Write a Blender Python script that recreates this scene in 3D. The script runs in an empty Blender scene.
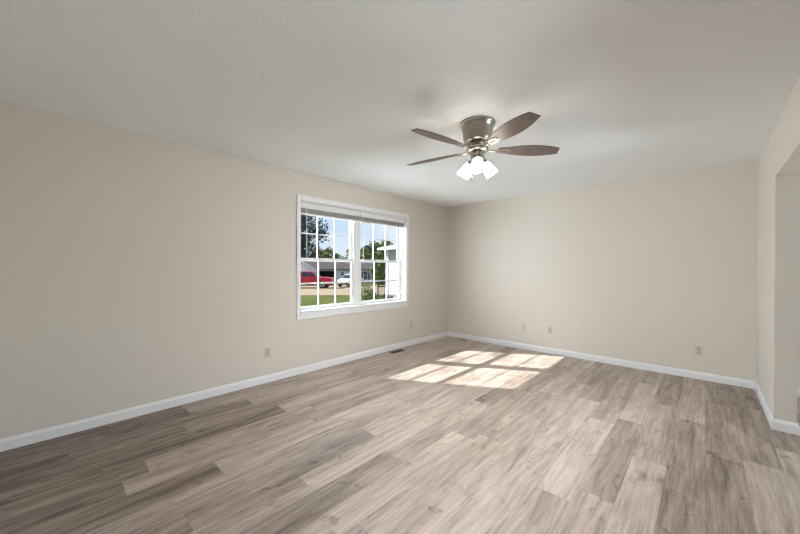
import bpy, bmesh, math, random
from mathutils import Vector, Matrix
C = bpy.context.scene
COL = C.collection
PI = math.pi
R = math.radians

# ------------------------------------------------------------------ camera
def make_camera():
    f, yaw, cy, pitch, roll = 326.13, .7512, 2.5138, -.0041, -.0028
    F = Vector((-math.sin(yaw)*math.cos(pitch), math.cos(yaw)*math.cos(pitch), math.sin(pitch)))
    Rt = Vector((math.cos(yaw), math.sin(yaw), 0))
    U = Rt.cross(F)
    c, s = math.cos(roll), math.sin(roll)
    R2 = c*Rt - s*U
    U2 = s*Rt + c*U
    cd = bpy.data.cameras.new('camera')
    cd.sensor_width = 36
    cd.lens = f/800*36
    cd.shift_y = cy/800
    cd.clip_start = .02
    cd.clip_end = 500
    o = bpy.data.objects.new('camera', cd)
    COL.objects.link(o)
    m = Matrix.Identity(4)
    for i in range(3):
        m[i][0] = R2[i]; m[i][1] = U2[i]; m[i][2] = -F[i]
    m.translation = (3.5728, -5.1459, 1.2815)
    o.matrix_world = m
    C.camera = o
make_camera()

# ------------------------------------------------------------------ sky, sun, exposure
SUN_DIR = Vector((1, .55, -.900)).normalized()        # the way sunlight travels
def make_world():
    w = bpy.data.worlds.new('sky'); C.world = w
    w.use_nodes = True
    nt = w.node_tree; nt.nodes.clear(); L = nt.links
    N = nt.nodes.new
    tc = N('ShaderNodeTexCoord')
    sep = N('ShaderNodeSeparateXYZ'); L.new(tc.outputs['Generated'], sep.inputs[0])
    ramp = N('ShaderNodeValToRGB'); L.new(sep.outputs['Z'], ramp.inputs[0])
    e = ramp.color_ramp.elements
    e[0].position = 0.0; e[0].color = (.86, .93, 1.0, 1)
    e[1].position = .35; e[1].color = (.40, .62, .98, 1)
    k = ramp.color_ramp.elements.new(.12); k.color = (.62, .80, 1.0, 1)
    # soft thin cloud
    no = N('ShaderNodeTexNoise'); no.inputs['Scale'].default_value = 5; no.inputs['Detail'].default_value = 5
    mp = N('ShaderNodeMapping'); mp.inputs['Scale'].default_value = (1, 1, 4)
    L.new(tc.outputs['Generated'], mp.inputs[0]); L.new(mp.outputs[0], no.inputs['Vector'])
    cr = N('ShaderNodeMapRange'); cr.inputs[1].default_value = .48; cr.inputs[2].default_value = .75; cr.inputs[4].default_value = .6
    L.new(no.outputs['Fac'], cr.inputs[0])
    mx = N('ShaderNodeMix'); mx.data_type = 'RGBA'
    L.new(cr.outputs[0], mx.inputs['Factor']); L.new(ramp.outputs[0], mx.inputs['A']); mx.inputs['B'].default_value = (.97, .98, 1, 1)
    bg = N('ShaderNodeBackground'); L.new(mx.outputs['Result'], bg.inputs[0]); bg.inputs[1].default_value = SKY
    out = N('ShaderNodeOutputWorld'); L.new(bg.outputs[0], out.inputs[0])
SKY, SUN, YARD, SIDE, BULB, SHADE = .95, 11.0, 120.0, 470.0, 176.0, 15.0
make_world()
def area(name, loc, rot, sx, sy, power, color=(1, 1, 1), portal=False):
    l = bpy.data.lights.new(name, 'AREA'); l.shape = 'RECTANGLE'; l.size = sx; l.size_y = sy
    l.energy = power; l.color = color
    if portal: l.cycles.is_portal = True
    o = bpy.data.objects.new(name, l); COL.objects.link(o)
    o.location = loc; o.rotation_euler = rot
    return o
sl = bpy.data.lights.new('sun', 'SUN'); sl.energy = SUN; sl.angle = R(.53); sl.color = (1, .97, .95)
so = bpy.data.objects.new('sun', sl); COL.objects.link(so)
so.rotation_euler = SUN_DIR.to_track_quat('-Z', 'Y').to_euler(); so.location = (-20, -12, 18)
area('window_portal', (-.17, -2.14, 1.43), (0, R(-90), 0), 1.4, 1.95, 1, portal=True)
# added fill lamps outside, out of view, boosting the light through the window
for nm, loc, sx, sy, pw in (('yard_fill', (-2.8, -3.2, 1.2), 2.8, 3.6, YARD), ('side_yard_fill', (-1.7, -4.3, 1.1), 3.2, 4.0, SIDE)):
    o_ = area(nm, loc, (0, 0, 0), sx, sy, pw, (.84, .95, 1))
    o_.rotation_euler = (Vector((0, -2.1, 1.5)) - o_.location).to_track_quat('-Z', 'Y').to_euler()
# added up-aimed fill lamp in a made-up low opening of the adjoining room
o_ = area('adjoining_fill', (7.56, -.85, .5), (0, 0, 0), 1.4, .7, 66, (.80, .93, 1))
o_.rotation_euler = (Vector((1.5, -4.0, 2.4)) - o_.location).to_track_quat('-Z', 'Y').to_euler()
# added up-aimed fill lamp at a made-up low opening behind the camera
o_ = area('rear_fill', (2.2, -6.42, .50), (0, 0, 0), 2.1, .7, 3.2, (.66, .87, 1))
o_.rotation_euler = (Vector((1.8, -4, 2.44)) - o_.location).to_track_quat('-Z', 'Y').to_euler()
C.view_settings.view_transform = 'Standard'
C.view_settings.look = 'None'
C.view_settings.exposure = .07
C.view_settings.gamma = 1
C.view_settings.use_curve_mapping = False
try:
    C.cycles.max_bounces = 10; C.cycles.diffuse_bounces = 7; C.cycles.transparent_max_bounces = 16
    C.cycles.use_denoising = True
    C.cycles.sample_clamp_indirect = 6
except Exception:
    pass

# ------------------------------------------------------------------ materials
def mat(name, col, rough=.5, metal=0, bump=None, emit=None, spec=None, var=None, coat=None):
    m = bpy.data.materials.new(name); m.use_nodes = True
    nt = m.node_tree; b = nt.nodes['Principled BSDF']
    b.inputs['Base Color'].default_value = (*col, 1)
    b.inputs['Roughness'].default_value = rough; b.inputs['Metallic'].default_value = metal
    if spec is not None: b.inputs['Specular IOR Level'].default_value = spec
    if emit: b.inputs['Emission Color'].default_value = (*emit[0], 1); b.inputs['Emission Strength'].default_value = emit[1]
    tc = nt.nodes.new('ShaderNodeTexCoord')
    if bump:
        sc, st, det = bump
        n = nt.nodes.new('ShaderNodeTexNoise'); n.inputs['Scale'].default_value = sc; n.inputs['Detail'].default_value = det
        nt.links.new(tc.outputs['Object'], n.inputs['Vector'])
        bp = nt.nodes.new('ShaderNodeBump'); bp.inputs['Strength'].default_value = st; bp.inputs['Distance'].default_value = .01
        nt.links.new(n.outputs['Fac'], bp.inputs['Height']); nt.links.new(bp.outputs[0], b.inputs['Normal'])
    if var:
        sc, col2, scale3 = var
        mp = nt.nodes.new('ShaderNodeMapping'); mp.inputs['Scale'].default_value = scale3
        nt.links.new(tc.outputs['Object'], mp.inputs[0])
        n = nt.nodes.new('ShaderNodeTexNoise'); n.inputs['Scale'].default_value = sc; n.inputs['Detail'].default_value = 4
        nt.links.new(mp.outputs[0], n.inputs['Vector'])
        mr = nt.nodes.new('ShaderNodeMapRange'); mr.inputs[1].default_value = .35; mr.inputs[2].default_value = .65
        nt.links.new(n.outputs['Fac'], mr.inputs[0])
        mx = nt.nodes.new('ShaderNodeMix'); mx.data_type = 'RGBA'
        nt.links.new(mr.outputs[0], mx.inputs['Factor'])
        mx.inputs['A'].default_value = (*col, 1); mx.inputs['B'].default_value = (*col2, 1)
        nt.links.new(mx.outputs['Result'], b.inputs['Base Color'])
    return m

M = {}
M['wall'] = mat('wall_paint', (.69, .648, .585), .75, bump=(160, .06, 2))
M['ceiling'] = mat('ceiling_texture_paint', (.90, .93, .965), .9, bump=(75, .5, 3))
M['trim'] = mat('white_trim_paint', (.83, .84, .86), .4)
M['vinyl'] = mat('white_vinyl', (.86, .87, .88), .35)
M['blind'] = mat('white_blind_slats', (.80, .80, .79), .45)
M['slat'] = mat('shade_darkened_slats', (.27, .265, .255), .5)  # slat colour darkened to carry the shade under the valance
M['plate'] = mat('almond_plastic', (.60, .57, .51), .4)
M['socket'] = mat('tan_socket_plastic', (.40, .37, .32), .4)
M['slot'] = mat('dark_slot', (.03, .03, .03), .6)
M['register'] = mat('dark_brown_metal', (.055, .042, .035), .45, .4)
M['nickel'] = mat('brushed_nickel', (.50, .47, .41), .28, 1, var=(6, (.40, .38, .33), (1, 1, 40)))
M['shade'] = mat('lit_frosted_glass', (.9, .88, .82), .35, emit=((1, .90, .78), SHADE))
M['bulb'] = mat('lit_bulb', (1, 1, 1), .3, emit=((1, .88, .70), 14))
M['blade'] = mat('greyed_walnut_blade', (.20, .16, .145), .42, var=(9, (.14, .11, .10), (1.5, 16, 1)))
M['blade_edge'] = mat('dark_blade_edge', (.06, .045, .04), .4)
M['siding'] = mat('white_lap_siding', (.46, .45, .44), .6)
M['shedwall'] = mat('pale_grey_siding', (.78, .78, .80), .6)
M['roof'] = mat('grey_brown_shingles', (.13, .11, .105), .95, spec=.05, var=(3, (.085, .07, .068), (1, 1, 6)))
M['roof2'] = mat('light_grey_shingles', (.45, .44, .44), .9, var=(3, (.36, .35, .35), (1, 1, 6)))
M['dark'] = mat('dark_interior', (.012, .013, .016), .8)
M['outglass'] = mat('dark_window_glass', (.03, .035, .045), .08)
M['shutter'] = mat('slate_blue_shutter', (.09, .115, .17), .6)
M['red'] = mat('red_car_paint', (.50, .012, .03), .3)
M['white_car'] = mat('white_car_paint', (.78, .79, .82), .3)
M['tyre'] = mat('black_tyre', (.015, .015, .016), .8)
M['rim'] = mat('alloy_rim', (.55, .55, .56), .3, .8)
M['chrome'] = mat('chrome', (.6, .6, .62), .15, 1)
M['lamp_red'] = mat('red_lens', (.4, .01, .01), .2)
M['lamp_clear'] = mat('clear_lens', (.75, .76, .78), .15)
M['bark'] = mat('tree_bark', (.07, .055, .042), .9, var=(8, (.12, .10, .08), (1, 1, .3)))
def leafmat(n, a, b): return mat(n, a, .7, var=(2.2, b, (1, 1, 1)))
M['leaf_dark'] = leafmat('dark_green_leaves', (.018, .035, .022), (.045, .075, .045))
M['leaf_mid'] = leafmat('mid_green_leaves', (.08, .14, .022), (.17, .22, .045))
M['leaf_olive'] = leafmat('olive_leaves', (.15, .165, .03), (.27, .25, .06))
M['leaf_bright'] = leafmat('yellow_green_leaves', (.10, .17, .03), (.20, .25, .06))
M['wood_out'] = mat('brown_stained_wood', (.17, .085, .055), .7, var=(5, (.11, .055, .04), (1, 1, 6)))
M['gravel'] = mat('tan_gravel', (.31, .23, .145), .95, var=(.8, (.23, .165, .1), (1, 1, 1)))
M['grass'] = mat('mown_grass', (.052, .08, .012), .95, spec=.1, var=(.9, (.105, .105, .024), (1, 1, 1)))
M['concrete'] = mat('pale_concrete', (.5, .49, .48), .9)
M['exterior'] = mat('exterior_wall', (.7, .69, .67), .7)

def glass_mat():
    m = bpy.data.materials.new('window_glass'); m.use_nodes = True
    nt = m.node_tree; nt.nodes.clear()
    t = nt.nodes.new('ShaderNodeBsdfTransparent'); t.inputs[0].default_value = (.97, .98, .98, 1)
    g = nt.nodes.new('ShaderNodeBsdfGlossy'); g.inputs['Roughness'].default_value = .02
    fr = nt.nodes.new('ShaderNodeFresnel'); fr.inputs[0].default_value = 1.25
    mx = nt.nodes.new('ShaderNodeMixShader'); o = nt.nodes.new('ShaderNodeOutputMaterial')
    nt.links.new(fr.outputs[0], mx.inputs[0]); nt.links.new(t.outputs[0], mx.inputs[1]); nt.links.new(g.outputs[0], mx.inputs[2])
    nt.links.new(mx.outputs[0], o.inputs[0])
    return m
M['glass'] = glass_mat()

def floor_mat():
    m = bpy.data.materials.new('greige_vinyl_plank'); m.use_nodes = True
    nt = m.node_tree; b = nt.nodes['Principled BSDF']; L = nt.links; N = nt.nodes.new
    at = N('ShaderNodeAttribute'); at.attribute_name = 'plank'
    sp = N('ShaderNodeSeparateColor'); L.new(at.outputs['Color'], sp.inputs[0])
    tc = N('ShaderNodeTexCoord')
    mul = N('ShaderNodeVectorMath'); mul.operation = 'SCALE'; mul.inputs['Scale'].default_value = 37
    cb = N('ShaderNodeCombineXYZ'); L.new(sp.outputs[1], cb.inputs[0]); L.new(sp.outputs[2], cb.inputs[1]); L.new(sp.outputs[1], cb.inputs[2])
    L.new(cb.outputs[0], mul.inputs[0])
    add = N('ShaderNodeVectorMath'); L.new(tc.outputs['Object'], add.inputs[0]); L.new(mul.outputs[0], add.inputs[1])
    def noise(scale3, det, rough=.6, dist=0):
        mp = N('ShaderNodeMapping'); mp.inputs['Scale'].default_value = scale3; L.new(add.outputs[0], mp.inputs[0])
        n = N('ShaderNodeTexNoise'); n.inputs['Scale'].default_value = 1; n.inputs['Detail'].default_value = det
        n.inputs['Roughness'].default_value = rough; n.inputs['Distortion'].default_value = dist
        L.new(mp.outputs[0], n.inputs['Vector']); return n.outputs['Fac']
    g1 = noise((16, 1.3, 1), 5, .6, .6)          # broad grain
    g2 = noise((70, 5, 1), 4, .65)               # fine streaks
    g3 = noise((9, 6, 1), 3, .6, 1.2)            # knots and patches
    def math_(op, a, c, clamp=False):
        n = N('ShaderNodeMath'); n.operation = op; n.use_clamp = clamp
        for i, v in enumerate((a, c)):
            if isinstance(v, (int, float)): n.inputs[i].default_value = v
            else: L.new(v, n.inputs[i])
        return n.outputs[0]
    s = math_('MULTIPLY', math_('SUBTRACT', g1, .5), 1.15)
    s = math_('ADD', s, math_('MULTIPLY', math_('SUBTRACT', g2, .5), .8))
    kn = N('ShaderNodeMapRange'); kn.inputs[1].default_value = .60; kn.inputs[2].default_value = .78; kn.inputs[3].default_value = 0; kn.inputs[4].default_value = -.38
    L.new(g3, kn.inputs[0])
    s = math_('ADD', s, kn.outputs[0])
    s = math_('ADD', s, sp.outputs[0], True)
    rp = N('ShaderNodeValToRGB'); L.new(s, rp.inputs[0])
    e = rp.color_ramp.elements
    e[0].position = 0; e[0].color = (.105, .073, .055, 1)
    e[1].position = 1; e[1].color = (.68, .585, .515, 1)
    k = e.new(.5); k.color = (.385, .315, .262, 1)
    # seam
    uv = N('ShaderNodeUVMap'); uv.uv_map = 'UVMap'
    su = N('ShaderNodeSeparateXYZ'); L.new(uv.outputs[0], su.inputs[0])
    def edge(o, size, w):
        d = math_('MINIMUM', o, math_('SUBTRACT', 1, o))
        d = math_('MULTIPLY', d, size)
        return math_('DIVIDE', d, w, True)
    ed = math_('MINIMUM', edge(su.outputs[0], .182, .0022), edge(su.outputs[1], 1.22, .0022))
    mr = N('ShaderNodeMapRange'); mr.inputs[3].default_value = .62; mr.inputs[4].default_value = 1; L.new(ed, mr.inputs[0])
    mx = N('ShaderNodeMix'); mx.data_type = 'RGBA'; mx.blend_type = 'MULTIPLY'; mx.inputs['Factor'].default_value = 1
    L.new(rp.outputs[0], mx.inputs['A']); L.new(mr.outputs[0], mx.inputs['B'])
    L.new(mx.outputs['Result'], b.inputs['Base Color'])
    b.inputs['Roughness'].default_value = .42
    b.inputs['Specular IOR Level'].default_value = .5
    bp = N('ShaderNodeBump'); bp.inputs['Strength'].default_value = .12; bp.inputs['Distance'].default_value = .003
    L.new(math_('ADD', math_('MULTIPLY', g2, .5), ed), bp.inputs['Height']); L.new(bp.outputs[0], b.inputs['Normal'])
    return m
M['floor'] = floor_mat()

# siding and shingle courses as real bump on the materials
def courses(m, pitch, st=.6):
    nt = m.node_tree; b = nt.nodes['Principled BSDF']
    tc = nt.nodes.new('ShaderNodeTexCoord'); sp = nt.nodes.new('ShaderNodeSeparateXYZ'); nt.links.new(tc.outputs['Object'], sp.inputs[0])
    d = nt.nodes.new('ShaderNodeMath'); d.operation = 'DIVIDE'; d.inputs[1].default_value = pitch; nt.links.new(sp.outputs['Z'], d.inputs[0])
    fr = nt.nodes.new('ShaderNodeMath'); fr.operation = 'FRACT'; nt.links.new(d.outputs[0], fr.inputs[0])
    bp = nt.nodes.new('ShaderNodeBump'); bp.inputs['Strength'].default_value = st; bp.inputs['Distance'].default_value = .05; bp.invert = True
    nt.links.new(fr.outputs[0], bp.inputs['Height']); nt.links.new(bp.outputs[0], b.inputs['Normal'])
courses(M['siding'], .2); courses(M['shedwall'], .2)

# ------------------------------------------------------------------ helpers
class MB:
    def __init__(s): s.bm = bmesh.new()
    def box(s, x0, x1, y0, y1, z0, z1):
        v = [s.bm.verts.new((x, y, z)) for z in (z0, z1) for y in (y0, y1) for x in (x0, x1)]
        for f in ((0, 2, 3, 1), (4, 5, 7, 6), (0, 1, 5, 4), (2, 6, 7, 3), (0, 4, 6, 2), (1, 3, 7, 5)):
            s.bm.faces.new([v[i] for i in f])
        return s
    def prism(s, pts, off):
        """closed polygon (list of 3d points) swept by a vector"""
        off = Vector(off)
        a = [s.bm.verts.new(p) for p in pts]; b = [s.bm.verts.new(Vector(p)+off) for p in pts]
        s.bm.faces.new(a); s.bm.faces.new(list(reversed(b)))
        n = len(a)
        for i in range(n):
            s.bm.faces.new((a[(i+1) % n], a[i], b[i], b[(i+1) % n]))
        return s
    def quad(s, *pts):
        s.bm.faces.new([s.bm.verts.new(p) for p in pts]); return s
    def lathe(s, prof, base=(0, 0, 0), axis=(0, 0, 1), n=32, cap0=True, cap1=True):
        q = Vector((0, 0, 1)).rotation_difference(Vector(axis).normalized())
        base = Vector(base); rings = []
        for r, z in prof:
            rings.append([s.bm.verts.new(base + q @ Vector((r*math.cos(2*PI*i/n), r*math.sin(2*PI*i/n), z))) for i in range(n)])
        for a, b in zip(rings, rings[1:]):
            for i in range(n):
                f = s.bm.faces.new((a[i], a[(i+1) % n], b[(i+1) % n], b[i])); f.smooth = True
        if cap0: s.bm.faces.new(list(reversed(rings[0])))
        if cap1: s.bm.faces.new(rings[-1])
        return s
    def tube(s, pts, r, n=10):
        pts = [Vector(p) for p in pts]; rings = []
        for i, p in enumerate(pts):
            d = (pts[min(i+1, len(pts)-1)] - pts[max(i-1, 0)]).normalized()
            q = Vector((0, 0, 1)).rotation_difference(d)
            rr = r[i] if isinstance(r, (list, tuple)) else r
            rings.append([s.bm.verts.new(p + q @ Vector((rr*math.cos(2*PI*k/n), rr*math.sin(2*PI*k/n), 0))) for k in range(n)])
        for a, b in zip(rings, rings[1:]):
            for i in range(n):
                f = s.bm.faces.new((a[i], a[(i+1) % n], b[(i+1) % n], b[i])); f.smooth = True
        s.bm.faces.new(list(reversed(rings[0]))); s.bm.faces.new(rings[-1])
        return s
    def build(s, name, m, parent=None, bevel=0, seg=2):
        bmesh.ops.recalc_face_normals(s.bm, faces=s.bm.faces)
        me = bpy.data.meshes.new(name); s.bm.to_mesh(me); s.bm.free()
        for mm in (m if isinstance(m, (list, tuple)) else [m]): me.materials.append(mm)
        o = bpy.data.objects.new(name, me); COL.objects.link(o)
        if parent: o.parent = parent
        if bevel:
            b = o.modifiers.new('bevel', 'BEVEL'); b.width = bevel; b.segments = seg; b.limit_method = 'ANGLE'; b.angle_limit = R(40)
        return o
def tag(o, label=None, cat=None, group=None, kind=None):
    if label: o['label'] = label
    if cat: o['category'] = cat
    if group: o['group'] = group
    if kind: o['kind'] = kind
    return o
def empty(name, loc=(0, 0, 0), rz=0):
    o = bpy.data.objects.new(name, None); COL.objects.link(o); o.location = loc; o.rotation_euler = (0, 0, rz); o.empty_display_size = .1
    return o
def copy_tree(o, parent=None):
    c = o.copy(); COL.objects.link(c); c.parent = parent
    for ch in list(o.children): copy_tree(ch, c)
    return c
def structure(o, label, cat):
    return tag(o, label, cat, kind='structure')

# ------------------------------------------------------------------ the room
H, W, YB = 2.44, 3.983, -6.3
XE, TH = 7.6, .12                     # adjoining room ends at XE; inner wall thickness
OP0, OP1, OPH = -3.7, -1.195, 2.03    # opening to the adjoining room
WY0, WY1, WZ0, WZ1 = -3.09, -1.19, .75, 2.10   # window opening

def make_floor():
    rnd = random.Random(11)
    bm = bmesh.new()
    col = bm.loops.layers.float_color.new('plank'); uvl = bm.loops.layers.uv.new('UVMap')
    x_ref, y_len, wdt = .125, 1.22, .182
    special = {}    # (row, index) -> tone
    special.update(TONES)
    row = -1
    x = x_ref - wdt
    last = .5
    while x < XE:
        off = ROW_OFF.get(row, rnd.uniform(0, y_len))
        k = 0; y = .0 + off
        while y > YB - y_len:
            y1, y0 = min(y, .0), max(y - y_len, YB)
            xa, xb = max(x, 0), min(x + wdt, XE)
            if y1 - y0 > .001 and xb - xa > .001:
                t = rnd.choice([.36, .42, .46, .50, .52, .54, .58, .62, .68]) + rnd.uniform(-.03, .03)
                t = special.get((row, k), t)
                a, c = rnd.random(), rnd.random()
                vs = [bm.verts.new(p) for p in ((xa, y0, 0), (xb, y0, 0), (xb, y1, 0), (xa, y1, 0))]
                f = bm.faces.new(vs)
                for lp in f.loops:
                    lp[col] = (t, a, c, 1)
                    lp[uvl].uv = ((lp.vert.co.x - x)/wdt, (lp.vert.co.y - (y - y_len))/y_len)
            y -= y_len; k += 1
        x += wdt; row += 1
    me = bpy.data.meshes.new('floor'); bm.to_mesh(me); bm.free(); me.materials.append(M['floor'])
    o = bpy.data.objects.new('floor', me); COL.objects.link(o)
    structure(o, 'greige wood look plank floor with staggered planks', 'floor')
    return o
# rows: row n spans x = .125 + n*.182 ; offset = y of the far end of the row's first plank above 0
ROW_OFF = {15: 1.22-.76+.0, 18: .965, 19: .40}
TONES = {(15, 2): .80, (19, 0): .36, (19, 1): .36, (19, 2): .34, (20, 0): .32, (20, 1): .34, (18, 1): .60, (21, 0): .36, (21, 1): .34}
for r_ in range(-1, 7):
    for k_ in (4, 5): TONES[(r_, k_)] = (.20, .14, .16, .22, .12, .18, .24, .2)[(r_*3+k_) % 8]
make_floor()

structure(MB().box(-.15, XE+.1, YB-.1, .12, H, H+.12).build('ceiling', M['ceiling']), 'white ceiling with a fine stippled texture', 'ceiling')
b = MB()
b.box(-.15, 0, YB-.1, WY0, 0, H); b.box(-.15, 0, WY1, 0.0, 0, H)
b.box(-.15, 0, WY0, WY1, 0, WZ0); b.box(-.15, 0, WY0, WY1, WZ1, H)
structure(b.build('wall_left', M['wall']), 'beige painted wall holding the wide window', 'wall')
structure(MB().box(-.15, XE+.1, 0, .12, 0, H).build('wall_back', M['wall']), 'beige painted far wall facing the camera', 'wall')
b = MB()
b.box(W, W+TH, OP1, 0, 0, H); b.box(W, W+TH, OP0, OP1, OPH, H); b.box(W, W+TH, YB, OP0, 0, H)
structure(b.build('wall_right', M['wall']), 'beige wall with a plain drywall opening at the right edge', 'wall')
structure(MB().box(-.15, 1.1, YB-.1, YB, 0, H).box(3.3, XE+.1, YB-.1, YB, 0, H).box(1.1, 3.3, YB-.1, YB, .95, H).box(1.1, 3.3, YB-.1, YB, 0, .1).build('wall_front', M['wall']), 'beige wall behind the camera', 'wall')  # low opening added to let the rear fill lamp in
b = MB()
b.box(XE, XE+.1, YB, -1.6, 0, H); b.box(XE, XE+.1, -.1, 0, 0, H); b.box(XE, XE+.1, -1.6, -.1, .95, H); b.box(XE, XE+.1, -1.6, -.1, 0, .1)  # low opening made up for the adjoining room's fill lamp
structure(b.build('wall_adjoining', M['wall']), 'beige far wall of the adjoining room', 'wall')

def baseboard(name, pts, label, closed_ends=True):
    """pts: list of (x,y) along the wall face, room on the left of travel"""
    prof = [(0, 0), (.014, 0), (.014, .062), (.010, .072), (.007, .082), (0, .085)]
    bm = bmesh.new(); rings = []
    n = len(pts)
    for i, p in enumerate(pts):
        p = Vector((*p, 0))
        din = (p - Vector((*pts[i-1], 0))).normalized() if i else None
        dout = (Vector((*pts[i+1], 0)) - p).normalized() if i < n-1 else None
        nin = Vector((-din.y, din.x, 0)) if din else None
        nout = Vector((-dout.y, dout.x, 0)) if dout else None
        if nin is None: nn = nout
        elif nout is None: nn = nin
        else:
            nn = nin + nout; nn = nn / (nn.length**2 / 2)
        rings.append([bm.verts.new(p + nn*d + Vector((0, 0, z))) for d, z in prof])
    for a, c in zip(rings, rings[1:]):
        for i in range(len(prof)):
            j = (i+1) % len(prof)
            bm.faces.new((a[i], a[j], c[j], c[i]))
    bm.faces.new(rings[0]); bm.faces.new(list(reversed(rings[-1])))
    bmesh.ops.recalc_face_normals(bm, faces=bm.faces)
    me = bpy.data.meshes.new(name); bm.to_mesh(me); bm.free(); me.materials.append(M['trim'])
    o = bpy.data.objects.new(name, me); COL.objects.link(o)
    structure(o, label, 'baseboard'); return o
baseboard('baseboard_left', [(0, 0), (0, YB)], 'white baseboard along the window wall')
baseboard('baseboard_back', [(W, 0), (.0141, 0)], 'white baseboard along the far wall')
baseboard('baseboard_right', [(W+TH, -.015), (W+TH, OP1), (W, OP1), (W, -.0141)], 'white baseboard wrapping the wall end at the opening')
baseboard('baseboard_adjoining', [(XE, 0), (W+TH+.0141, 0)], 'white baseboard in the adjoining room')

# ------------------------------------------------------------------ window
def make_window():
    root = empty('window_1', (0, (WY0+WY1)/2, WZ0))
    structure(root, 'white twin double hung window with grilles and picture frame casing', 'window')
    cy, z0 = (WY0+WY1)/2, WZ0
    def put(b, name, m, parent=root, bevel=0):
        bmesh.ops.translate(b.bm, verts=b.bm.verts, vec=(0, -cy, -z0))
        return b.build(name, m, parent, bevel)
    # casing round the opening
    b = MB()
    c = .052
    b.box(0.0, .018, WY0-c, WY0, WZ0-.095, WZ1+.062); b.box(0.0, .018, WY1, WY1+c+.012, WZ0-.095, WZ1+.062)
    b.box(0.0, .018, WY0, WY1, WZ1, WZ1+.062)
    put(b, 'casing', M['trim'], bevel=.004)
    put(MB().box(0.0, .016, WY0, WY1, WZ0-.095, WZ0-.012), 'apron', M['trim'], bevel=.004)
    put(MB().box(-.148, .026, WY0+.0, WY1-.0, WZ0-.012, WZ0+.006), 'sill', M['trim'], bevel=.004)
    # lining of the wall opening
    b = MB(); t = .008
    b.box(-.148, 0, WY0, WY0+t, WZ0+.006, WZ1); b.box(-.148, 0, WY1-t, WY1, WZ0+.006, WZ1); b.box(-.148, 0, WY0+t, WY1-t, WZ1-t, WZ1)
    put(b, 'jamb', M['trim'])
    ym = cy
    put(MB().box(-.15, -.085, ym-.04, ym+.04, WZ0+.006, WZ1-t), 'mullion', M['vinyl'], bevel=.004)
    zmid = 1.388
    for s, (ya, yb) in enumerate(((WY0+t, ym-.04), (ym+.04, WY1-t))):
        b = MB(); fw = .016
        b.box(-.15, -.09, ya, ya+fw, WZ0+.006, WZ1-t); b.box(-.15, -.09, yb-fw, yb, WZ0+.006, WZ1-t)
        b.box(-.15, -.09, ya+fw, yb-fw, WZ0+.006, WZ0+.022); b.box(-.15, -.09, ya+fw, yb-fw, WZ1-t-fw, WZ1-t)
        put(b, 'frame', M['vinyl'], bevel=.002)
        for upper in (0, 1):
            xa, xb = ((-.118, -.094), (-.147, -.122))[upper]
            za, zb = ((WZ0+.022, zmid+.02), (zmid-.02, WZ1-t-fw))[upper]
            sa, sb = ya+fw, yb-fw
            st, rb, rt = .036, (.024, .034)[upper], (.036, .036)[upper]
            b = MB()
            b.box(xa, xb, sa, sa+st, za, zb); b.box(xa, xb, sb-st, sb, za, zb)
            b.box(xa, xb, sa+st, sb-st, za, za+rb); b.box(xa, xb, sa+st, sb-st, zb-rt, zb)
            sash = put(b, 'sash', M['vinyl'], bevel=.003)
            ga, gb, gz0, gz1 = sa+st, sb-st, za+rb, zb-rt
            xc = (xa+xb)/2
            mw = (.008, .0065)[upper]
            b = MB()
            zc = (gz0+gz1)/2
            for k in (1, 2):
                yy = ga + (gb-ga)*k/3
                b.box(xc-.005, xc+.005, yy-mw, yy+mw, gz0, gz1)
            ys = [ga] + [ga+(gb-ga)*k/3 + sg*mw for k in (1, 2) for sg in (-1, 1)] + [gb]
            for k in range(3): b.box(xc-.005, xc+.005, ys[2*k], ys[2*k+1], zc-mw, zc+mw)
            put(b, 'grille', M['vinyl'], sash)
            put(MB().quad((xc+.006, ga, gz0), (xc+.006, gb, gz0), (xc+.006, gb, gz1), (xc+.006, ga, gz1)), 'pane', M['glass'], sash)
        put(MB().box(-.094, -.080, (ya+yb)/2-.03, (ya+yb)/2+.03, zmid+.004, zmid+.018), 'sash_lock', M['vinyl'], bevel=.003)
make_window()

def make_blind(ya, yb, label, wand_y, wand_z):
    zt = WZ1-.009
    root = empty('window_blind', (-.035, (ya+yb)/2, zt))
    tag(root, label, 'blind', 'raised blinds at the top of the window')
    cx, cy, cz = root.location
    def put(b, name, m, bevel=0):
        bmesh.ops.translate(b.bm, verts=b.bm.verts, vec=(-cx, -cy, -cz)); return b.build(name, m, root, bevel)
    put(MB().box(-.060, -.012, ya+.006, yb-.006, zt-.042, zt), 'headrail', M['blind'], .003)
    b = MB()
    b.prism([(-.010, ya, zt-.078), (-.004, ya, zt-.074), (-.001, ya, zt-.06), (-.001, ya, zt-.018), (-.005, ya, zt-.006), (-.010, ya, zt-.003)], (0, yb-ya, 0))
    put(b, 'valance', M['blind'])
    b = MB(); n = 16
    for i in range(n):
        z = zt-.043 - i*.0056
        b.box(-.060, -.012, ya+.012, yb-.012, z-.0053, z)
    put(b, 'slat_stack', M['slat'])
    put(MB().box(-.060, -.012, ya+.012, yb-.012, zt-.152, zt-.134), 'bottom_rail', M['blind'], .004)
    if wand_y is not None:
        put(MB().tube([(.0, wand_y, zt-.082), (.002, wand_y, wand_z+.03), (.002, wand_y, wand_z)], [.0035, .0035, .005], 8), 'tilt_wand', M['vinyl'])
make_blind(WY0+.010, -2.148, 'white blind raised in the left half of the window', -3.0, 1.38)
make_blind(-2.132, WY1-.010, 'white blind raised in the right half of the window', -2.09, 1.34)

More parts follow.
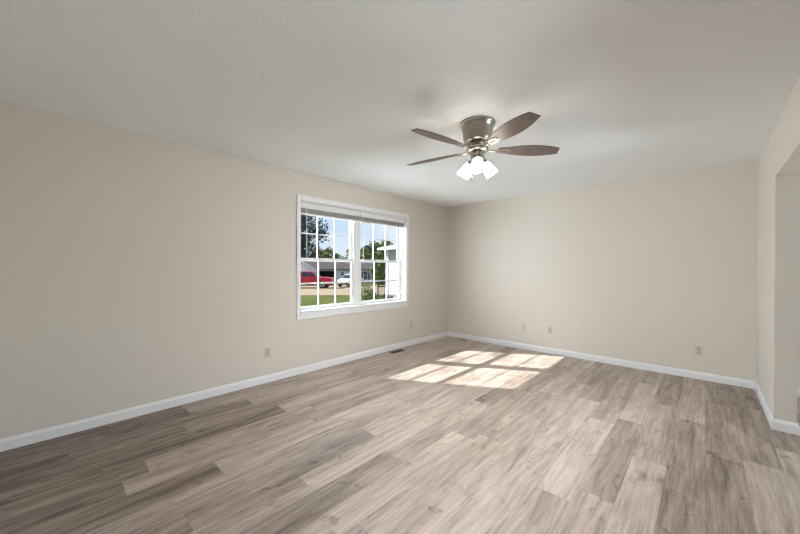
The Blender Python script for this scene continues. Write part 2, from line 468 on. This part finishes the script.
# ------------------------------------------------------------------ outlets and floor register
def make_outlet(loc, rz, label, kind):
    """built facing local +x"""
    root = empty('wall_outlet' if kind == 'duplex' else 'wall_jack_plate', loc, rz)
    tag(root, label, 'outlet' if kind == 'duplex' else 'wall plate', 'wall plates low on the walls')
    MB().box(0, .006, -.036, .036, -.058, .058).build('plate', M['plate'], root, .004)
    if kind == 'duplex':
        for s in (-1, 1):
            b = MB(); zc = s*.02
            pts = [(.006, .0165*math.cos(a)*1.0, zc + max(-.0135, min(.0135, .0175*math.sin(a)))) for a in [2*PI*i/24 for i in range(24)]]
            b.prism(pts, (.002, 0, 0))
            rc = b.build('receptacle', M['socket'], root)
            MB().box(.008, .0086, -.0075, -.0055, zc-.004, zc+.005).box(.008, .0086, .0055, .0075, zc-.004, zc+.005).build('slot', M['slot'], rc)
        MB().lathe([(.003, 0), (.003, .0016), (.002, .0022)], (.006, 0, 0), (1, 0, 0), 12).build('screw', M['nickel'], root)
    else:
        MB().lathe([(.010, 0), (.010, .004), (.0045, .004), (.0045, .011)], (.006, 0, 0), (1, 0, 0), 16).build('jack', M['socket'], root)
        for s in (-1, 1):
            MB().lathe([(.003, 0), (.003, .0016), (.002, .0022)], (.006, 0, s*.042), (1, 0, 0), 12).build('screw', M['nickel'], root)
make_outlet((0, -3.49, .339), 0, 'beige duplex outlet low on the left wall left of window', 'duplex')
make_outlet((0, -1.047, .335), 0, 'small wall plate below the right end of the window', 'jack')
make_outlet((1.474, 0, .350), R(-90), 'pale jack plate on far wall nearest the corner', 'jack')
make_outlet((1.871, 0, .354), R(-90), 'beige duplex outlet beside the jack plate on far wall', 'duplex')
make_outlet((3.526, 0, .335), R(-90), 'beige duplex outlet near the right end of far wall', 'duplex')

rg = empty('floor_register', (.125, -1.51, 0))
tag(rg, 'dark brown floor register beside the baseboard under the window', 'vent')
b = MB(); x, y, t = .050, .128, .012
b.box(-x, x, -y, -y+t, 0, .005); b.box(-x, x, y-t, y, 0, .005); b.box(-x, -x+t, -y+t, y-t, 0, .005); b.box(x-t, x, -y+t, y-t, 0, .005)
b.build('frame', M['register'], rg, .001)
b = MB()
for i in range(16):
    yy = -y+t+.007 + i*.0145
    b.box(-x+t, x-t, yy-.002, yy+.002, .0005, .004)
b.box(-.003, .003, -y+t, y-t, .0045, .0055)
b.build('louvers', M['register'], rg)

# ------------------------------------------------------------------ ceiling fan
def make_fan():
    fx, fy = 2.24, -2.816
    root = empty('ceiling_fan', (fx, fy, H))
    tag(root, 'brushed nickel hugger ceiling fan with five dark blades and three lit shades', 'ceiling fan')
    def Z(z): return z - H
    MB().lathe([(.030, Z(2.285)), (.098, Z(2.287)), (.106, Z(2.295)), (.110, Z(2.31)), (.122, Z(2.38)), (.130, Z(2.412)), (.138, Z(2.418)), (.140, Z(2.428)), (.138, Z(2.44))], n=48).build('motor_housing', M['nickel'], root)
    MB().lathe([(.052, Z(2.262)), (.055, Z(2.286)), (.030, Z(2.286))], n=32).build('motor_neck', M['nickel'], root)
    MB().lathe([(.03, Z(2.212)), (.078, Z(2.214)), (.085, Z(2.220)), (.085, Z(2.244)), (.078, Z(2.250)), (.055, Z(2.262))], n=40).build('blade_hub', M['nickel'], root)
    MB().lathe([(.022, Z(2.135)), (.044, Z(2.140)), (.053, Z(2.152)), (.055, Z(2.175)), (.050, Z(2.198)), (.036, Z(2.212))], n=32).build('switch_housing', M['nickel'], root)
    MB().lathe([(.004, Z(2.035)), (.012, Z(2.040)), (.022, Z(2.052)), (.024, Z(2.066)), (.014, Z(2.078)), (.012, Z(2.10)), (.022, Z(2.136))], n=24).build('finial', M['nickel'], root)
    # blades
    zb = Z(2.226)
    r0, r1 = .165, .650
    def blade_outline():
        n = 24; up, lo = [], []
        for i in range(n+1):
            t = i/n
            # half width grows from a narrow root to its widest past the middle, then closes in to a blunt tip
            w = .030 + .041*math.sin(PI*.5*t/.58)**1.15 if t < .58 else .071 - .033*((t-.58)/.42)**1.9
            x = r0 + (r1-r0)*t
            up.append((x + .006*t, w)); lo.append((x - .006*t, -w))
        return up + list(reversed(lo))
    ol = blade_outline()
    for k in range(5):
        a = R(-28.5 + 72*k)
        m = Matrix.Rotation(a, 4, 'Z') @ Matrix.Translation((0, 0, zb)) @ Matrix.Rotation(R(-13), 4, 'X')
        bm = bmesh.new()
        lowv = [bm.verts.new((x, y, -.003)) for x, y in ol]; topv = [bm.verts.new((x, y, .003)) for x, y in ol]
        f = bm.faces.new(list(reversed(lowv))); bm.faces.new(topv)
        for i in range(len(ol)):
            j = (i+1) % len(ol)
            g = bm.faces.new((lowv[i], lowv[j], topv[j], topv[i])); g.material_index = 1
        me = bpy.data.meshes.new('blade'); bm.to_mesh(me); bm.free(); me.materials.append(M['blade']); me.materials.append(M['blade_edge'])
        o = bpy.data.objects.new('blade', me); COL.objects.link(o); o.parent = root; o.matrix_local = m
        # blade iron: an arm that opens into a long loop under the blade
        b = MB()
        n = 24; outer, inner = [], []
        for i in range(n):
            t = 2*PI*i/n
            outer.append((.215 + .052*math.cos(t), .026*math.sin(t), -.0085)); inner.append((.215 + .036*math.cos(t), .012*math.sin(t), -.0085))
        vo = [b.bm.verts.new(p) for p in outer]; vi = [b.bm.verts.new(p) for p in inner]
        vo2 = [b.bm.verts.new((p[0], p[1], -.0035)) for p in outer]; vi2 = [b.bm.verts.new((p[0], p[1], -.0035)) for p in inner]
        for i in range(n):
            j = (i+1) % n
            b.bm.faces.new((vo[i], vo[j], vi[j], vi[i])); b.bm.faces.new((vo2[j], vo2[i], vi2[i], vi2[j]))
            b.bm.faces.new((vo[j], vo[i], vo2[i], vo2[j])); b.bm.faces.new((vi[i], vi[j], vi2[j], vi2[i]))
        b.tube([(.078, 0, .002), (.11, 0, -.004), (.14, 0, -.007), (.168, 0, -.006)], [.010, .008, .008, .009], 10)
        b.lathe([(.005, 0), (.005, .003)], (.255, 0, -.0115), (0, 0, 1), 10)
        b.build('blade_iron', M['nickel'], o)
    # lights
    for k in range(3):
        a = R(-60 + 120*k)
        out = Vector((math.cos(a), math.sin(a), 0)); ax = (out*math.sin(R(40)) - Vector((0, 0, 1))*math.cos(R(40))).normalized()
        p0 = Vector((0, 0, Z(2.165))) + out*.034
        MB().lathe([(.014, 0), (.014, .02), (.024, .026), (.028, .040), (.028, .052)], p0, ax, 20).build('lamp_socket', M['nickel'], root)
        q = p0 + ax*.046
        prof = [(.024, 0), (.031, .010), (.038, .030), (.044, .060), (.049, .095), (.0515, .112)]
        prof2 = [(r-.003, z) for r, z in reversed(prof)]
        sh = MB().lathe(prof + prof2, q, ax, 28, cap0=False, cap1=False).build('lamp_shade', M['shade'], root)
        MB().lathe([(.008, .0), (.012, .02), (.022, .045), (.025, .062), (.020, .078), (.008, .087)], q, ax, 16).build('bulb', M['bulb'], sh)
        l = bpy.data.lights.new('fan_bulb_light', 'POINT'); l.energy = BULB; l.shadow_soft_size = .040; l.color = (.96, .975, 1)
        lo = bpy.data.objects.new('fan_bulb_light', l); COL.objects.link(lo); lo.parent = root; lo.location = q + ax*.062
    b = MB()
    b.tube([(-.02, -.045, Z(2.15)), (-.022, -.048, Z(2.02))], .0014, 6)
    for i in range(16): b.lathe([(.0006, -.002), (.0022, 0), (.0006, .002)], (-.0205-.0015*i/16, -.0455-.0025*i/16, Z(2.145 - .0078*i)), (0, 0, 1), 6)
    ch = b.build('pull_chain', M['nickel'], root)
    MB().lathe([(.002, 0), (.006, .006), (.0065, .02), (.004, .034), (.0015, .038)], (-.022, -.048, Z(1.984)), (0, 0, 1), 12).build('chain_fob', M['nickel'], ch)
make_fan()

# ------------------------------------------------------------------ outdoors
GZ = -.9
structure(MB().box(-140, -.16, -60, 130, GZ-.3, GZ).box(-.16, 40, -60, YB-.12, GZ-.3, GZ).build('ground', M['grass']), 'mown green lawn outside the window', 'ground')
def view(px, dist):
    """a spot outdoors: bearing read off the photograph, distance from the window's viewer"""
    az = R(133.0 + (398.-px)*.1714) if px > 345 else R(142.6 + (345-px)*.1689)
    return Vector((3.573 + math.cos(az)*dist, -5.146 + math.sin(az)*dist, GZ)), az
def facing(az): return az - PI/2       # local +x = right as seen, local +y = away

# gravel drive: a band across the view
c, az = view(330, 32)
b = MB(); b.box(-26, 40, -5.4, 9, 0, .02)
o = b.build('ground_gravel_drive', M['gravel']); o.location = c; o.rotation_euler.z = facing(az) - R(6)
structure(o, 'tan gravel drive beyond the lawn', 'ground')

def gable_roof(b, x0, x1, y0, y1, ze, zr, ov=.35, th=.12):
    """ridge along x"""
    ym = (y0+y1)/2; sl = (zr-ze)/(ym-y0)
    ya, yb = y0-ov, y1+ov; zz = ze - sl*ov
    pts = [(x0-ov, ya, zz), (x0-ov, ym, zr), (x0-ov, yb, zz), (x0-ov, yb, zz+th), (x0-ov, ym, zr+th), (x0-ov, ya, zz+th)]
    b.prism(pts, (x1-x0+2*ov, 0, 0))

# long low house with an open bay
c, az = view(337, 48)
h = empty('house', c, facing(az)); tag(h, 'long low pale house with grey brown roof behind the parked vehicles', 'house')
xl, xr = -4.6, 5.0
ze, zr = 2.05, 3.45
b = MB()
b.box(xl, -3.0, 0, .15, 0, ze); b.box(-.2, xr, 0, .15, 0, ze); b.box(-3.0, -.2, 0, .15, 1.75, ze)
b.box(xl, xl+.15, .15, 6, 0, ze); b.box(xr-.15, xr, .15, 6, 0, ze); b.box(xl, xr, 5.85, 6, 0, ze)
b.prism([(xl, 0, ze), (xl, 6, ze), (xl, 3, zr-.02)], (.15, 0, 0)); b.prism([(xr-.15, 0, ze), (xr-.15, 6, ze), (xr-.15, 3, zr-.02)], (.15, 0, 0))
b.build('wall', M['shedwall'], h)
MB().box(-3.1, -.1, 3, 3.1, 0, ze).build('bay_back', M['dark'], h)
b = MB(); gable_roof(b, xl, xr, 0, 6, ze, zr); b.build('roof', M['roof'], h)
def house_window(x0, x1, z0, z1, shutters):
    f = MB().box(x0-.08, x1+.08, -.05, .0, z0-.08, z1+.08).build('window', M['vinyl'], h)
    MB().box(x0, x1, -.06, -.05, z0, (z0+z1)/2-.02).box(x0, x1, -.06, -.05, (z0+z1)/2+.02, z1).build('pane', M['outglass'], f)
    if shutters:
        for s in (-1, 1):
            xs = x0-.28 if s < 0 else x1+.28
            MB().box(xs-.18, xs+.18, -.05, 0, z0-.05, z1+.05).build('shutter', M['shutter'], h, .02)
house_window(.55, 1.0, 1.1, 1.6, False)
house_window(3.85, 4.35, .55, 1.65, True)
MB().box(2.6, xr+.05, -.08, 0, 0, .35).build('foundation', M['concrete'], h)

# gable fronted garage at the left
c, az = view(301, 43)
g = empty('garage', c, facing(az)); tag(g, 'pale gable fronted garage with dark open door behind the red pickup', 'garage')
b = MB()
x0, x1, ze2, zr2 = -3.0, 1.95, 1.85, 3.2
xm = -.1
dw0, dw1, dh = -2.4, 1.7, 1.7
b.box(x0, dw0, 0, .15, 0, ze2); b.box(dw1, x1, 0, .15, 0, ze2); b.box(dw0, dw1, 0, .15, dh, ze2)
b.prism([(x0, 0, ze2), (x1, 0, ze2), (xm, 0, zr2)], (0, .15, 0))
b.box(x0, x0+.15, .15, 3.2, 0, ze2); b.box(x1-.15, x1, .15, 3.2, 0, ze2)
b.build('wall', M['shedwall'], g)
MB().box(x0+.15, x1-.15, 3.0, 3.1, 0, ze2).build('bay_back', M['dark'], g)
s1 = (zr2-ze2)/(xm-x0); s2 = (zr2-ze2)/(x1-xm); ov = .3
pts = [(x0-ov, -.3, ze2-s1*ov), (xm, -.3, zr2), (x1+ov, -.3, ze2-s2*ov), (x1+ov, -.3, ze2-s2*ov+.12), (xm, -.3, zr2+.12), (x0-ov, -.3, ze2-s1*ov+.12)]
MB().prism(pts, (0, 3.9, 0)).build('roof', M['roof'], g)
pts = [(x0-ov, -.32, ze2-s1*ov-.06), (xm, -.32, zr2-.06), (x1+ov, -.32, ze2-s2*ov-.06), (x1+ov, -.32, ze2-s2*ov+.10), (xm, -.32, zr2+.10), (x0-ov, -.32, ze2-s1*ov+.10)]
MB().prism(pts, (0, .02, 0)).build('bargeboard', M['trim'], g)

# neighbouring white house at the right edge of the window
c, az = view(384.3, 22.5)
n = empty('neighbour_house', c, 0); tag(n, 'white sided house with pale hip roof at the right edge of the window', 'house')
b = MB(); LX, LY, HT = 6.5, 7.0, 3.42
b.box(0, LX, 0, LY, .35, HT)
b.build('wall', M['siding'], n)
MB().box(.03, LX-.03, .03, LY-.03, 0, .35).build('foundation', M['concrete'], n)
MB().box(-.02, .14, -.02, .02, .35, HT).box(-.02, .02, .02, .14, .35, HT).build('corner_board', M['trim'], n)
ov = .45
b = MB(); e0 = [(-ov, -ov, HT), (LX+ov, -ov, HT), (LX+ov, LY+ov, HT), (-ov, LY+ov, HT)]
top = [(LX/2-.6, LY/2, HT+1.15), (LX/2+.6, LY/2, HT+1.15)]
bv = [b.bm.verts.new(p) for p in e0]; lv = [b.bm.verts.new((p[0], p[1], HT+.16)) for p in e0]; tv = [b.bm.verts.new(p) for p in top]
b.bm.faces.new(list(reversed(bv)))
for i in range(4): b.bm.faces.new((bv[i], bv[(i+1) % 4], lv[(i+1) % 4], lv[i]))
b.bm.faces.new((lv[0], lv[1], tv[1], tv[0])); b.bm.faces.new((lv[1], lv[2], tv[1])); b.bm.faces.new((lv[2], lv[3], tv[0], tv[1])); b.bm.faces.new((lv[3], lv[0], tv[0]))
b.build('roof', M['roof2'], n)
MB().box(-ov-.02, LX+ov, -ov-.03, -ov, HT+.0, HT+.13).box(-ov-.03, -ov, -ov, LY+ov, HT+.0, HT+.13).build('fascia', M['trim'], n)
MB().box(.12, .62, -.42, -.02, 0, .30).build('step', M['wood_out'], n)

# brown wooden railing left of that house
c, az = view(378.6, 21.5)
r = empty('wooden_railing', c, facing(az)); tag(r, 'brown wooden deck railing beside the white neighbouring house', 'railing')
for x in (-.22, .32): MB().box(x-.045, x+.045, -.045, .045, 0, 1.10).build('post', M['wood_out'], r)
for z in (.30, .98): MB().box(-.175, .275, -.02, .02, z-.045, z+.045).build('rail', M['wood_out'], r)
for x in (-.09, .05, .19): MB().box(x-.02, x+.02, -.018, .018, .345, .935).build('baluster', M['wood_out'], r)

# vehicles
def wheel(root, x, y, rad=.36):
    s = 1 if y > 0 else -1
    w = MB().lathe([(rad*.6, -.11), (rad*.94, -.11), (rad, -.07), (rad, .07), (rad*.94, .11), (rad*.6, .11)], (x, y, rad), (0, s, 0), 24).build('wheel', M['tyre'], root)
    MB().lathe([(rad*.6, .0), (rad*.6, .112), (rad*.5, .118), (rad*.15, .10), (.0005, .10)], (x, y, rad), (0, s, 0), 16).build('rim', M['rim'], w)
def arch(x, rad, n=8):
    return [(x + rad*math.cos(a), .36 + rad*math.sin(a)) for a in [PI - PI*i/n for i in range(n+1)]]
def side_prism(b, prof, y0, y1): b.prism([(x, y0, z) for x, z in prof], (0, y1-y0, 0))

def pickup():
    c, az = view(309.5, 36.8)
    root = empty('pickup_truck', c, facing(az) - R(16)); tag(root, 'red pickup truck parked on the drive outside', 'truck')
    b = MB()
    prof = [(-2.7, .5), (-2.05, .5)] + arch(-1.62, .43) + [(-1.15, .42), (1.2, .42)] + arch(1.68, .43) + [(2.15, .45), (2.68, .5), (2.74, .75), (2.70, 1.02), (2.5, 1.12), (1.15, 1.2), (-.75, 1.2), (-.78, 1.18), (-2.72, 1.18)]
    side_prism(b, prof, -.95, .95)
    b.build('body', M['red'], root, .04)
    b = MB()
    lo = [(-.78, 1.2), (1.15, 1.2)]; hi = [(-.62, 1.80), (.45, 1.80)]
    v = [b.bm.verts.new((x, y, z)) for (x, z), yy in ((lo[0], .88), (lo[1], .88), (hi[1], .72), (hi[0], .72)) for y in (-yy, yy)]
    for q in ((0, 2, 4, 6), (1, 7, 5, 3), (0, 1, 3, 2), (2, 3, 5, 4), (4, 5, 7, 6), (6, 7, 1, 0)): b.bm.faces.new([v[i] for i in q])
    cab = b.build('cab', M['red'], root, .03)
    b = MB()
    for s in (-1, 1):
        def P(x, t): yy = s*(.885 + (.725-.885)*t + .004); return (x, yy, 1.2 + .6*t)
        b.quad(P(-.60, .12), P(.15, .12), P(.15, .85), P(-.52, .85)); b.quad(P(.22, .12), P(.95, .12), P(.42, .85), P(.22, .85))
    b.quad((1.11, -.80, 1.26), (1.11, .80, 1.26), (.54, .66, 1.74), (.54, -.66, 1.74))
    bm2 = b; bm2.build('cab_glass', M['outglass'], root)
    MB().box(2.70, 2.84, -.95, .95, .48, .70).build('front_bumper', M['chrome'], root, .03)
    MB().box(-2.84, -2.70, -.93, .93, .50, .70).build('rear_bumper', M['chrome'], root, .03)
    MB().box(2.72, 2.765, -.55, .55, .74, .98).build('grille', M['slot'], root, .02)
    for s in (-1, 1):
        MB().box(2.66, 2.75, s*.75-.15, s*.75+.15, .80, .97).build('headlamp', M['lamp_clear'], root, .02)
        MB().box(-2.74, -2.70, s*.86-.07, s*.86+.07, .85, 1.10).build('tail_lamp', M['lamp_red'], root)
        for x in (-1.62, 1.68): wheel(root, x, s*.86)
pickup()
def car():
    c, az = view(347.5, 39)
    root = empty('car', c, facing(az) + R(252)); tag(root, 'white car parked beside the red pickup', 'car')
    b = MB()
    prof = [(-2.2, .45), (-1.75, .42)] + arch(-1.35, .40) + [(-.9, .33), (.9, .33)] + arch(1.35, .40) + [(1.78, .38), (2.2, .42), (2.24, .66), (2.1, .82), (1.0, .95), (-1.9, 1.0), (-2.22, .92)]
    side_prism(b, prof, -.87, .87); b.build('body', M['white_car'], root, .05)
    b = MB()
    pts = [(-1.95, .98, .80), (1.05, .94, .80), (.25, 1.42, .62), (-1.5, 1.45, .62)]
    v = [b.bm.verts.new((x, y, z)) for x, z, yy in pts for y in (-yy, yy)]
    for q in ((0, 2, 4, 6), (1, 7, 5, 3), (0, 1, 3, 2), (2, 3, 5, 4), (4, 5, 7, 6), (6, 7, 1, 0)): b.bm.faces.new([v[i] for i in q])
    b.build('cabin', M['white_car'], root, .05)
    b = MB()
    for s in (-1, 1):
        def P(x, t): return (x, s*(.80 - .18*t + .006), .97 + .46*t)
        b.quad(P(-1.6, .12), P(-.45, .12), P(-.45, .82), P(-1.35, .82)); b.quad(P(-.36, .12), P(.72, .12), P(.18, .82), P(-.36, .82))
    b.quad((1.0, -.72, 1.0), (1.0, .72, 1.0), (.34, .58, 1.385), (.34, -.58, 1.385))
    b.quad((-1.93, -.70, 1.05), (-1.93, .70, 1.05), (-1.58, .58, 1.38), (-1.58, -.58, 1.38))
    b.build('cabin_glass', M['outglass'], root)
    for s in (-1, 1):
        MB().box(2.08, 2.2, s*.62-.18, s*.62+.18, .66, .80).build('headlamp', M['lamp_clear'], root, .02)
        MB().box(-2.24, -2.18, s*.68-.14, s*.68+.14, .72, .88).build('tail_lamp', M['lamp_red'], root, .01)
        for x in (-1.35, 1.35): wheel(root, x, s*.79, .33)
    MB().box(2.2, 2.25, -.45, .45, .45, .60).build('grille', M['slot'], root, .01)
car()

# trees, every one with a crown of leaves and a trunk of its own
def leaves(bm, rnd, centre, rad, n, size):
    for _ in range(n):
        while True:
            d = Vector((rnd.uniform(-1, 1), rnd.uniform(-1, 1), rnd.uniform(-1, 1)))
            if .25 < d.length < 1: break
        p = Vector(centre) + Vector((d.x*rad[0], d.y*rad[1], d.z*rad[2]))
        a = Vector((rnd.uniform(-1, 1), rnd.uniform(-1, 1), rnd.uniform(-1, 1))).normalized()
        c = a.orthogonal().normalized(); q = a.cross(c)
        s = size*rnd.uniform(.6, 1.3)
        pts = [p + c*s, p + q*s*.55, p - c*s, p - q*s*.55]
        bm.faces.new([bm.verts.new(v) for v in pts])
def tree(name, loc, h, crown, trunk_r, leaf, label, cat='tree', group=None, seed=1, clumps=26, per=60, size=.2, low=.25):
    rnd = random.Random(seed)
    root = empty(name, loc, rnd.uniform(0, 6)); tag(root, label, cat, group)
    b = MB()
    b.tube([(0, 0, 0), (.02*h*rnd.uniform(-1, 1), .02*h*rnd.uniform(-1, 1), h*.35), (.03*h*rnd.uniform(-1, 1), 0, h*.85)], [trunk_r, trunk_r*.7, trunk_r*.2], 8)
    bm = bmesh.new()
    for i in range(clumps):
        t = low + (1-low)*(i+.5)/clumps
        prof = math.sin(PI*min(1, max(0, (t-low)/(1-low)*.86+.12)))**.7
        a = rnd.uniform(0, 2*PI); rr = crown*prof*rnd.uniform(.35, .85)
        p = Vector((math.cos(a)*rr, math.sin(a)*rr, h*t))
        cr = crown*rnd.uniform(.28, .42)
        leaves(bm, rnd, p, (cr, cr, cr*.8), per, size)
        b.tube([(0, 0, p.z*.72), (p.x*.5, p.y*.5, p.z*.86), tuple(p)], [trunk_r*.3, trunk_r*.18, trunk_r*.06], 5)
    b.build('trunk' if cat == 'tree' else 'stem', M['bark'], root)
    me = bpy.data.meshes.new('crown'); bm.to_mesh(me); bm.free(); me.materials.append(M[leaf])
    o = bpy.data.objects.new('crown', me); COL.objects.link(o); o.parent = root
    return root
c, _ = view(304, 61)
tree('large_tree', c, 14.5, 4.4, .35, 'leaf_dark', 'tall dark tree above the roof at the left of the window', seed=4, clumps=70, per=70, size=.24, low=.16)
i = 0
for px in (318, 328, 338, 348):
    c, _ = view(px, (70, 77, 84, 76)[i])
    tree('background_tree', c, [5.6, 6.4, 5.4, 6.2][i], 2.6, .15, ('leaf_olive', 'leaf_mid')[i % 2], 'low green tree in the row behind the house roof', group='trees behind the house roof', seed=20+i, clumps=22, per=60, size=.28, low=.1)
    i += 1
for px, h, d in ((359, 5.8, 66), (367, 7.6, 80), (372, 6.6, 59), (384, 7.6, 65)):
    c, _ = view(px, d)
    tree('woodland_tree', c, h, 2.45, .2, ('leaf_mid', 'leaf_olive', 'leaf_dark')[i % 3], 'green tree in the wood beyond the right half of the window', group='wood at the right', seed=40+i, clumps=26, per=60, size=.28, low=.05)
    i += 1
c, _ = view(378, 44)
tree('leafy_tree', c, 4.0, 1.5, .12, 'leaf_mid', 'bushy green tree between the pale house and the white neighbouring house', seed=77, clumps=34, per=70, size=.16, low=.02)
for j, (px, d, hh, cr, lf, lab) in enumerate(((362, 21.5, .85, .75, 'leaf_bright', 'low yellow green shrub at the left of the right half of window'),
                                  (369, 20.5, .6, .55, 'leaf_mid', 'low green shrub beside the yellow green shrub on the lawn'),
                                  (380.5, 20.0, .5, .45, 'leaf_mid', 'small shrub at the foot of the wooden railing'))):
    c, _ = view(px, d)
    tree('shrub', c, hh, cr, .02, lf, lab, 'shrub', 'shrubs on the lawn', seed=90+j, clumps=16, per=40, size=.07, low=.15)
